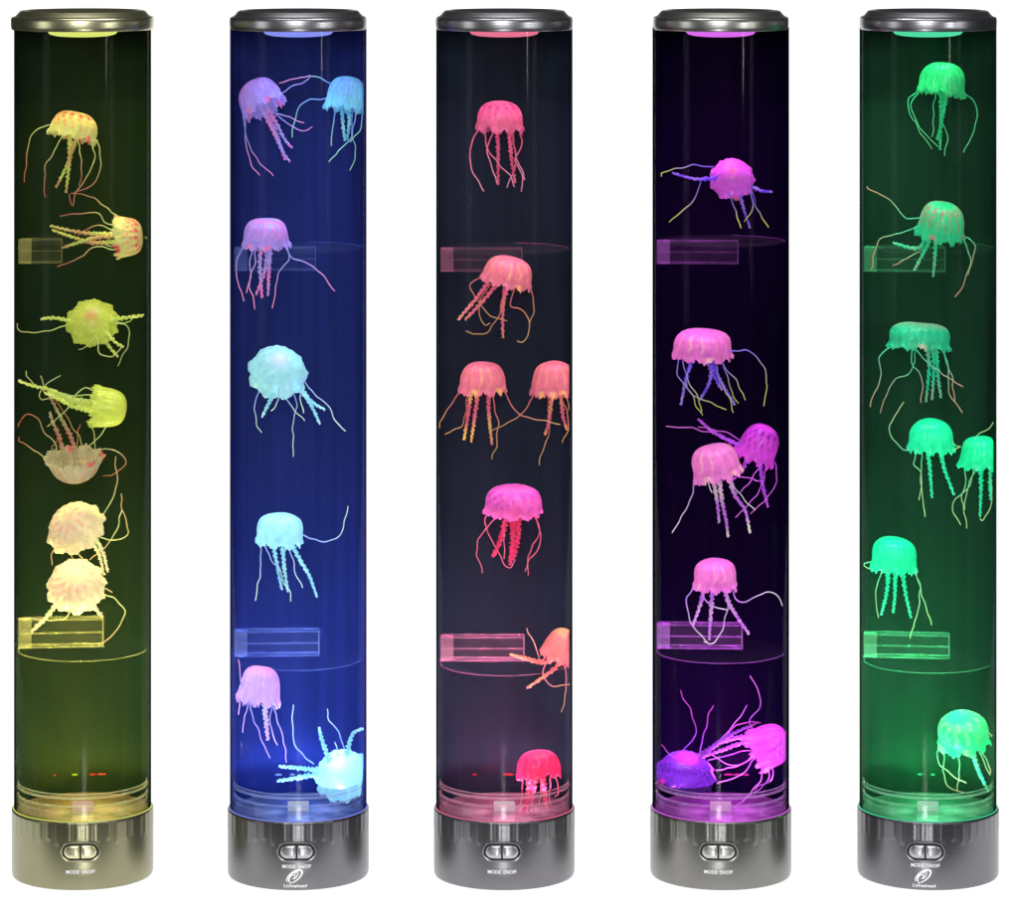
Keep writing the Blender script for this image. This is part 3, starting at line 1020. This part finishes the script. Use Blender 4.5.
J = []   # (lamp index, label, materials, spec)
J += [
 (0, 'pink spotted yellow jellyfish highest in the yellow green lamp', yel_pink, dict(b=(75, 126, 23.5, 27), tilt=14, lean=-8, Y=-0.005, pat=('spots', 'rim'), apig=0.6,
   arms=[[(70, 134), (69, 165), (66, 193)], [(78, 134), (67, 165), (56, 188)]],
   tents=[[(54, 124), (35, 131), (28, 148), (24, 183)], [(62, 137), (52, 155), (45, 170), (45, 199)], [(77, 138), (81, 158), (82, 172), (79, 186)], [(93, 140), (94, 160), (85, 180), (76, 193), (72, 206), (70, 195)], [(97, 140), (101, 165), (92, 185), (72, 193)]])),
 (0, 'yellow jellyfish on its side by the upper shelf of the yellow green lamp', yel_pink, dict(b=(129, 237, 20, 26), tilt=86, lean=5, Y=-0.006, pat=('spots', 'rim'), apig=0.8,
   arms=[[(126, 233), (100, 234), (78, 232), (50, 226)], [(126, 240), (95, 243), (75, 238), (52, 230)], [(126, 236), (95, 238), (62, 248)]],
   tents=[[(119, 217), (100, 203), (85, 195), (70, 193)], [(118, 228), (104, 222), (96, 213), (60, 216)], [(118, 230), (95, 226), (78, 235)], [(118, 250), (95, 247), (80, 258), (56, 267)], [(118, 247), (100, 243), (88, 238)]])),
 (0, 'round yellow jellyfish seen from above with one red centre spot, tentacles spread both ways', yel, dict(b=(92, 319, 25, 22), tilt=4, lean=58, Y=-0.012, kind='umbrella', pat=('centre',), apig=0.2,
   arms=[[(75, 322), (55, 318), (41, 319)], [(110, 320), (132, 317), (147, 315)], [(98, 330), (108, 345), (118, 357)], [(104, 330), (115, 342), (123, 347)]],
   tents=[[(70, 324), (50, 330), (28, 333), (20, 331), (16, 323)], [(97, 334), (87, 346), (79, 350)], [(96, 334), (99, 350), (105, 356), (115, 354), (123, 346)], [(115, 323), (127, 326), (128, 345), (117, 367)], [(115, 322), (128, 322), (133, 318)]])),
 (0, 'plain yellow jellyfish tipped on its side, just above the upside down one', yel, dict(b=(109, 408, 19.5, 34), tilt=97, lean=4, Y=-0.022, aw=2.6, apig=0.3,
   arms=[[(100, 405), (70, 398), (50, 390), (30, 385), (17, 380)], [(98, 412), (75, 407), (60, 400), (45, 393)], [(98, 408), (72, 402), (48, 392)]],
   tents=[[(96, 392), (85, 388), (75, 395), (68, 408), (55, 420), (47, 427)], [(92, 395), (70, 395), (42, 388), (28, 378), (26, 371)], [(90, 400), (50, 394), (43, 385), (40, 376)], [(106, 427), (98, 438), (84, 450)], [(88, 424), (94, 433), (95, 445), (95, 457)], [(90, 402), (52, 398), (40, 398), (43, 388), (60, 375)]])),
 (0, 'upside down jellyfish like a clear pink bowl, open side up', pinkclear, dict(b=(75, 468, 27, 27), tilt=178, lean=-12, Y=0.014, kind='bowl', pat=('streaks', 'rim'), apig=0.8, aw=2.6,
   arms=[[(66, 468), (60, 440), (52, 420), (50, 412)], [(78, 468), (72, 440), (62, 420), (50, 397)]],
   tents=[[(48, 461), (35, 450), (20, 442), (15, 437)], [(58, 457), (55, 443), (45, 433), (38, 420), (27, 414), (16, 427)], [(54, 460), (52, 448), (58, 440)], [(96, 456), (105, 449), (118, 452), (126, 460), (120, 470), (102, 477)], [(90, 465), (82, 445), (72, 425), (55, 400), (45, 388)], [(76, 460), (78, 435), (80, 425)]])),
 (0, 'bright cream jellyfish with ragged right rim, just under the upside down one', cream, dict(b=(73, 523, 29, 26), tilt=-22, lean=44, Y=0.006, kind='umbrella', pat=('centre', 'spots'), apig=0.3,
   arms=[[(84, 530), (98, 552), (104, 575)], [(90, 530), (102, 550), (108, 572)]],
   tents=[[(94, 534), (110, 540), (122, 538), (129, 530), (122, 510), (122, 493)], [(100, 518), (112, 500), (117, 480), (115, 455)], [(88, 536), (70, 545), (54, 550), (52, 565)], [(70, 540), (78, 553), (84, 560)], [(62, 540), (70, 553), (74, 560)], [(122, 510), (117, 528), (107, 545), (90, 560)]])),
 (0, 'bright cream jellyfish lowest in the yellow green lamp, over the lower shelf', cream, dict(b=(76, 581, 28.5, 28), tilt=3, lean=52, Y=-0.028, kind='umbrella', pat=('centre', 'spots'), apig=0.3, aw=3.0,
   arms=[[(64, 592), (48, 615), (31, 632)], [(84, 592), (95, 608), (103, 617)], [(76, 596), (76, 612)]],
   tents=[[(98, 590), (115, 600), (125, 612), (118, 628), (105, 642), (98, 643)], [(72, 600), (68, 615), (55, 620), (17, 618)], [(100, 586), (112, 592)]])),

 (1, 'violet jellyfish with pink flecks tilted left at the top of the blue lamp', violet, dict(b=(259, 96, 21.5, 32), tilt=-28, lean=-16, Y=0.0, pat=('spots', 'rim'), apig=0.8,
   arms=[[(259, 103), (270, 125), (283, 152), (290, 162)], [(265, 103), (277, 125), (285, 140), (292, 148)], [(262, 105), (275, 130), (285, 160)]],
   tents=[[(243, 112), (245, 130), (246, 145), (252, 165), (260, 176)], [(245, 112), (247, 140), (258, 160), (273, 176)], [(277, 96), (290, 88), (305, 82), (309, 76), (280, 83)], [(270, 112), (285, 116), (304, 123)], [(272, 112), (290, 125), (305, 131), (312, 128)]])),
 (1, 'pale cyan jellyfish against the right wall at the top of the blue lamp', cyan, dict(b=(347, 94, 20, 34), tilt=8, lean=-8, Y=0.008, pat=('spots', 'streaks'), apig=0.8,
   arms=[[(341, 100), (343, 125), (345, 141)], [(350, 102), (349, 125), (347, 140)]],
   tents=[[(337, 108), (333, 125), (331, 146)], [(356, 110), (352, 135), (340, 150), (329, 162)], [(329, 98), (305, 102), (296, 115), (292, 138)], [(331, 84), (318, 77), (309, 76)], [(352, 108), (352, 135), (356, 150), (350, 172)], [(363, 108), (360, 130), (350, 142)]])),
 (1, 'violet and pink jellyfish hanging in front of the upper shelf of the blue lamp', violet, dict(b=(266, 233, 22.5, 28), tilt=1, lean=6, Y=-0.026, pat=('spots', 'rim'), apig=0.9,
   arms=[[(262, 240), (260, 262), (262, 298)], [(268, 240), (265, 270), (256, 295)], [(271, 240), (269, 270), (268, 296)]],
   tents=[[(256, 243), (253, 270), (244, 293)], [(252, 243), (250, 280), (255, 309)], [(284, 243), (289, 258), (278, 275), (273, 309)], [(284, 243), (292, 257), (315, 268), (335, 291)], [(246, 241), (235, 268), (244, 301)]])),
 (1, 'glowing ice blue jellyfish seen from slightly above, midway up the blue lamp', ice, dict(b=(279, 367, 28.5, 30), tilt=14, lean=50, Y=-0.02, kind='umbrella', pat=('centre',), apig=0.4,
   arms=[[(292, 380), (308, 400), (320, 424)], [(295, 378), (310, 400), (325, 410)], [(278, 384), (268, 405), (262, 417)]],
   tents=[[(262, 385), (255, 402), (255, 415), (261, 433)], [(278, 386), (285, 398), (295, 410), (305, 422)], [(287, 386), (297, 402), (293, 425), (293, 457)], [(302, 378), (315, 395), (326, 403), (335, 420), (345, 431)], [(301, 380), (301, 400), (303, 413)], [(279, 388), (277, 405), (271, 411)]])),
 (1, 'pale cyan jellyfish just above the lower shelf of the blue lamp, one tentacle curling up', ice, dict(b=(280, 529, 22.5, 29), tilt=4, lean=4, Y=-0.015, kind='flat', apig=0.5,
   arms=[[(282, 536), (284, 565), (288, 592)], [(288, 536), (300, 560), (309, 575), (317, 597)], [(272, 538), (277, 565), (282, 590)]],
   tents=[[(301, 534), (320, 541), (334, 540), (343, 528), (348, 507)], [(261, 541), (260, 575), (255, 600)], [(263, 541), (272, 560), (280, 572), (288, 590), (291, 601)], [(288, 542), (295, 570), (302, 588)]])),
 (1, 'see through pink violet jellyfish below the lower shelf of the blue lamp', pinkblue, dict(b=(260, 685, 20.5, 36), tilt=9, lean=-4, Y=-0.02, pat=('top', 'rim'), apig=0.4, aw=3.2,
   arms=[[(263, 680), (265, 710), (268, 740)]],
   tents=[[(251, 699), (245, 715), (237, 733)], [(252, 699), (252, 715), (262, 740), (270, 758)], [(273, 699), (277, 720), (284, 740), (286, 762)], [(275, 699), (270, 718), (273, 735), (278, 745)], [(244, 692), (238, 675), (231, 660)], [(243, 692), (236, 705), (232, 715)]])),
 (1, 'ice blue jellyfish resting on the floor of the blue lamp at the right', ice, dict(b=(341, 771, 27, 27), tilt=-14, lean=52, Y=-0.012, kind='umbrella', pat=('centre',), apig=0.4, aw=2.6,
   arms=[[(330, 762), (322, 740), (319, 727)], [(346, 760), (352, 735), (364, 728)], [(318, 770), (300, 768), (279, 766)], [(318, 774), (295, 778), (277, 781)]],
   tents=[[(314, 764), (298, 750), (293, 735), (293, 705)], [(346, 756), (340, 735), (330, 720), (327, 709)], [(338, 756), (335, 742)]])),

 (2, 'hot pink jellyfish highest in the middle lamp with its pink red glow', hot, dict(b=(500, 116, 22.5, 29), tilt=2, lean=5, Y=0.0, pat=('spots', 'rim'), apig=0.4,
   arms=[[(497, 124), (498, 150), (498, 185)], [(509, 124), (511, 155), (515, 183)]],
   tents=[[(480, 127), (471, 145), (472, 170), (485, 192)], [(485, 128), (488, 150), (505, 170), (515, 186)], [(495, 129), (487, 150), (493, 170), (498, 184)], [(519, 127), (522, 145), (515, 160), (522, 175), (522, 192)], [(512, 128), (516, 155), (525, 180)], [(510, 128), (516, 160), (507, 188)]], tw=0.72)),
 (2, 'salmon jellyfish with yellow streaks, tilted before the upper shelf of the middle lamp', salmon, dict(b=(509, 271, 24, 27), tilt=14, lean=6, Y=-0.02, pat=('streaks', 'rim'), apig=0.2,
   arms=[[(494, 275), (475, 300), (458, 320)], [(502, 278), (482, 302), (465, 320)], [(509, 280), (503, 305), (503, 338)]],
   tents=[[(487, 272), (471, 285), (475, 297), (490, 315), (507, 321)], [(530, 283), (534, 305), (530, 322)], [(517, 283), (510, 305), (520, 308), (529, 320), (528, 335), (522, 342), (517, 341)], [(505, 283), (500, 310), (490, 330), (475, 334), (466, 331)], [(495, 280), (480, 300), (480, 318), (485, 325), (490, 323)]])),
 (2, 'coral pink jellyfish with yellow flecked arms, left of the two hanging side by side', salmon, dict(b=(483, 377, 22.5, 29), tilt=0, lean=5, Y=-0.008, pat=('streaks', 'rim'), apig=1.0,
   arms=[[(472, 385), (468, 415), (464, 440)], [(479, 385), (475, 415), (471, 442)], [(488, 385), (489, 415), (492, 445)]],
   tents=[[(462, 389), (447, 410), (437, 428)], [(468, 391), (463, 422), (455, 430), (445, 434)], [(503, 389), (515, 410), (530, 418), (560, 424)], [(492, 391), (498, 430), (492, 460)]])),
 (2, 'coral pink jellyfish against the right wall, right of the two hanging side by side', salmon, dict(b=(554, 378, 21.5, 32), tilt=0, lean=5, Y=0.004, pat=('streaks', 'rim'), apig=0.5,
   arms=[[(553, 386), (549, 420), (545, 435)], [(560, 386), (563, 415), (567, 430)]],
   tents=[[(535, 390), (525, 410), (510, 422), (493, 430)], [(547, 392), (550, 425), (543, 450), (539, 465)], [(564, 391), (571, 410)], [(560, 392), (569, 425), (561, 443)]])),
 (2, 'wide pink jellyfish with dark purple streaks and one thick arm, in the middle lamp', hotdark, dict(b=(514, 500, 28, 25), tilt=2, lean=8, Y=-0.015, kind='flat', pat=('streaks', 'spots'), apig=0.2, aw=3.4,
   arms=[[(512, 505), (513, 535), (510, 565)], [(517, 505), (518, 535), (513, 560)], [(509, 508), (501, 538), (493, 557)]],
   tents=[[(490, 511), (485, 525), (500, 555), (509, 568), (515, 560)], [(502, 511), (485, 530), (477, 545), (482, 573)], [(503, 512), (504, 530), (505, 558)], [(534, 511), (541, 540), (530, 560), (527, 574)], [(531, 511), (540, 530), (530, 550), (526, 572)]])),
 (2, 'coral jellyfish trailing arms left, beside the lower shelf of the middle lamp', coral, dict(b=(564, 645, 19, 30), tilt=22, lean=4, Y=-0.006, pat=('top',), apig=0.5,
   arms=[[(563, 652), (545, 662), (530, 660), (510, 654)], [(565, 652), (555, 668), (527, 688)], [(560, 655), (545, 662), (520, 656)]],
   tents=[[(549, 654), (540, 660), (535, 645), (527, 628)], [(548, 656), (543, 675), (555, 686), (571, 684)], [(563, 658), (567, 680), (565, 695), (562, 713)]])),
 (2, 'red pink jellyfish standing on the floor of the middle lamp', red, dict(b=(539, 764, 21.5, 27), tilt=-3, lean=-10, Y=-0.034, pat=('top', 'streaks'), apig=0.5, aw=3.0,
   arms=[[(530, 770), (528, 795), (522, 816)], [(541, 770), (545, 795), (547, 812)], [(536, 770), (532, 800), (528, 812)]],
   tents=[[(523, 777), (521, 800), (517, 814)], [(550, 777), (550, 800), (553, 808)], [(557, 776), (564, 793), (569, 799)], [(543, 778), (540, 795), (541, 814)], [(533, 778), (533, 795), (532, 815)]])),

 (3, 'round magenta jellyfish with yellow tipped tentacles, highest in the purple lamp', mag, dict(b=(733, 175, 22, 23), tilt=4, lean=56, Y=-0.01, kind='umbrella', pat=('centre', 'rim'), apig=0.4, aw=1.9,
   arms=[[(718, 178), (695, 179), (672, 173)], [(738, 188), (744, 210), (750, 228)], [(750, 186), (762, 191), (772, 192)]],
   tents=[[(714, 167), (690, 166), (670, 170), (655, 177)], [(712, 180), (702, 180), (694, 200), (680, 213), (669, 222)], [(728, 192), (735, 210), (741, 228)], [(750, 190), (753, 208), (744, 222)], [(752, 190), (755, 203), (761, 215), (768, 227)]])),
 (3, 'wide flat pink jellyfish with yellow tipped tentacles, on its own midway up the purple lamp', pinkmag, dict(b=(703, 344, 28, 26), tilt=3, lean=7, Y=-0.012, kind='flat', pat=('streaks', 'rim'), apig=0.3,
   arms=[[(697, 350), (687, 375), (681, 405)], [(707, 350), (720, 380), (735, 405)], [(712, 350), (710, 380), (700, 400)], [(703, 350), (712, 372), (722, 390)]],
   tents=[[(679, 355), (678, 375), (690, 392), (702, 415)], [(728, 351), (750, 352), (762, 365), (767, 380), (764, 405)], [(716, 355), (735, 380), (746, 400)], [(682, 355), (690, 392), (710, 402), (726, 410)], [(692, 356), (688, 380), (697, 395), (701, 412)], [(714, 356), (722, 385), (730, 400), (734, 413)], [(718, 356), (727, 375), (733, 395), (738, 403)]])),
 (3, 'dark spotted magenta jellyfish tilted right, behind the pale pink one in the purple lamp', magspot, dict(b=(760, 443, 20, 35), tilt=24, lean=8, Y=0.020, pat=('spots',), apig=0.3,
   arms=[[(750, 450), (742, 470), (730, 482)], [(760, 455), (762, 480), (768, 507)], [(745, 448), (715, 433), (698, 419)]],
   tents=[[(742, 447), (710, 432), (680, 427), (667, 427)], [(744, 443), (725, 432), (698, 427)], [(773, 458), (777, 480), (765, 500), (750, 514)], [(767, 460), (760, 490), (745, 508), (735, 517)], [(758, 460), (760, 480), (740, 476), (725, 470)], [(762, 460), (755, 475), (740, 492)]])),
 (3, 'pale pink ribbed jellyfish tilted left, in front of the dark spotted magenta one', pinkpur, dict(b=(715, 461, 24, 32), tilt=-13, lean=6, Y=-0.028, pat=('streaks', 'rim'), apig=0.8,
   arms=[[(711, 468), (717, 500), (719, 523)], [(718, 468), (722, 500), (726, 520), (728, 537)], [(725, 466), (735, 495), (745, 510), (750, 533)]],
   tents=[[(696, 475), (690, 500), (680, 520), (672, 533)], [(727, 471), (740, 495), (755, 510)], [(706, 477), (708, 484), (712, 492)]])),
 (3, 'pink ribbed jellyfish hanging before the lower shelf of the purple lamp', pinkpur, dict(b=(715, 574, 20.5, 28), tilt=1, lean=5, Y=-0.022, kind='flat', pat=('streaks', 'rim'), apig=0.5,
   arms=[[(706, 580), (700, 605), (693, 625)], [(713, 580), (711, 610), (709, 640)], [(722, 580), (730, 605), (749, 634)]],
   tents=[[(696, 584), (687, 600), (690, 620), (700, 635), (709, 642)], [(732, 586), (738, 602), (750, 600), (765, 592), (777, 595), (782, 605)], [(704, 587), (704, 598), (715, 607), (728, 610)], [(726, 587), (728, 605), (722, 630), (712, 643), (704, 643)]])),
 (3, 'see through purple jellyfish with pink centre, lying on the floor of the purple lamp', purclear, dict(b=(686, 768, 29, 22), tilt=6, lean=30, Y=-0.004, kind='umbrella', pat=('centre', 'rim'), apig=0.3,
   arms=[[(700, 758), (725, 738), (758, 722)], [(700, 755), (722, 742), (750, 736)]],
   tents=[[(677, 756), (695, 735), (692, 715), (680, 690)], [(699, 756), (706, 725), (713, 705)], [(708, 760), (740, 752), (755, 748)], [(704, 757), (725, 735), (745, 722), (760, 723)], [(672, 756), (664, 748), (656, 745)]])),
 (3, 'hot magenta jellyfish on its side against the right wall, low in the purple lamp', magspot, dict(b=(771, 745, 21, 36), tilt=64, lean=12, Y=-0.010, pat=('streaks',), apig=0.3,
   arms=[[(765, 742), (745, 742), (722, 750), (702, 757)], [(765, 745), (745, 736), (722, 742)]],
   tents=[[(759, 737), (750, 722), (760, 705), (760, 695), (750, 675)], [(757, 742), (735, 738), (722, 738), (738, 720), (747, 705)], [(758, 755), (745, 762), (730, 765), (712, 755)], [(758, 752), (740, 765), (715, 770)], [(762, 760), (760, 780), (743, 802)], [(768, 763), (768, 780), (750, 795), (730, 811)], [(771, 763), (772, 778), (755, 790)], [(757, 756), (740, 775), (717, 783)]])),

 (4, 'plain bright green jellyfish highest in the emerald green lamp', teal, dict(b=(943, 79, 23, 32), tilt=8, lean=-4, Y=0.0, apig=0.3,
   arms=[[(941, 84), (941, 110), (940, 150)], [(948, 86), (942, 120), (937, 140)]],
   tents=[[(936, 88), (934, 110), (932, 137)], [(921, 88), (909, 100), (912, 118), (932, 149)], [(922, 88), (911, 106), (922, 130), (938, 147)], [(962, 91), (976, 105), (974, 130), (963, 153)], [(944, 92), (943, 122), (948, 137), (944, 156)]])),
 (4, 'green jellyfish flecked with dull pink, before the upper shelf of the emerald lamp', tealspot, dict(b=(942, 220, 23, 34), tilt=8, lean=16, Y=-0.022, pat=('spots', 'streaks', 'rim'), apig=0.5,
   arms=[[(934, 230), (925, 250), (914, 271)], [(936, 230), (935, 255), (933, 277)], [(930, 230), (918, 248), (893, 243)]],
   tents=[[(921, 218), (905, 218), (895, 205), (885, 197), (864, 187)], [(921, 224), (905, 232), (885, 237), (875, 250), (871, 270)], [(928, 233), (920, 250), (900, 262), (893, 266)], [(958, 235), (975, 245), (968, 275)], [(960, 235), (970, 255), (967, 275), (956, 298)]])),
 (4, 'wide see through green jellyfish with a pale pink top, in the emerald green lamp', tealclear, dict(b=(920, 336, 30, 26), tilt=4, lean=-4, Y=-0.012, kind='flat', pat=('top', 'rim'), apig=0.6,
   arms=[[(925, 335), (929, 365), (926, 402)], [(931, 335), (934, 365), (932, 400)], [(936, 338), (938, 375), (941, 398)]],
   tents=[[(892, 346), (880, 357), (880, 380), (867, 408)], [(916, 348), (912, 370), (893, 382), (880, 412)], [(912, 348), (912, 365), (921, 375), (922, 403)], [(915, 348), (930, 365), (963, 387)], [(942, 348), (948, 370), (950, 395), (963, 412)], [(943, 348), (950, 372), (955, 400)]])),
 (4, 'bright aqua jellyfish just left of the one pressed to the right wall', bright, dict(b=(931, 435, 22, 31), tilt=2, lean=4, Y=-0.020, apig=0.3,
   arms=[[(927, 442), (930, 470), (932, 498)], [(938, 442), (945, 470), (954, 495)]],
   tents=[[(911, 449), (903, 449), (892, 438), (890, 425), (904, 402)], [(917, 449), (914, 465), (922, 475), (919, 500)], [(922, 450), (921, 480), (925, 516)], [(950, 438), (955, 445), (962, 447)], [(942, 448), (950, 451), (960, 447)]])),
 (4, 'bright aqua jellyfish pressed to the right wall of the emerald green lamp', bright, dict(b=(981, 452, 20.5, 30), tilt=2, lean=4, Y=0.006, apig=0.3,
   arms=[[(981, 458), (981, 490), (980, 517)], [(989, 458), (992, 480), (995, 500)]],
   tents=[[(966, 463), (965, 485), (962, 500), (967, 528)], [(973, 464), (970, 485), (955, 500), (953, 510), (961, 525)], [(983, 463), (970, 480), (964, 510)], [(988, 464), (991, 482), (992, 500), (984, 519), (980, 518)], [(964, 446), (980, 435), (994, 422)]])),
 (4, 'bright aqua jellyfish by the left wall, above a shelf of the emerald green lamp', bright, dict(b=(894, 554, 22, 31), tilt=4, lean=4, Y=-0.010, kind='flat', apig=0.3,
   arms=[[(888, 562), (887, 590), (881, 615)], [(895, 562), (895, 590), (893, 613)], [(902, 562), (905, 590), (911, 618)]],
   tents=[[(875, 560), (864, 565), (875, 570), (885, 568)], [(884, 567), (876, 590), (878, 619)], [(910, 566), (920, 585), (918, 610), (910, 638)], [(913, 566), (921, 590), (931, 625)]])),
 (4, 'speckled aqua jellyfish lowest in the emerald green lamp', aqua, dict(b=(963, 730, 25, 31), tilt=-8, lean=16, Y=-0.008, kind='flat', pat=('spots', 'streaks', 'rim'), apig=0.5,
   arms=[[(970, 736), (977, 765), (988, 791)], [(967, 738), (975, 762), (981, 778)]],
   tents=[[(941, 743), (937, 758), (945, 770), (966, 783)], [(946, 744), (943, 775), (951, 788), (963, 792)], [(958, 745), (959, 770), (958, 790)], [(985, 728), (995, 737)], [(976, 741), (983, 755), (995, 773)], [(977, 743), (985, 765), (990, 775)]])),
]
for k, (li, label, mats, spec) in enumerate(J):
    make_jelly(li, label, 'toy jellyfish floating in the lamps', spec, mats, 11 + k)
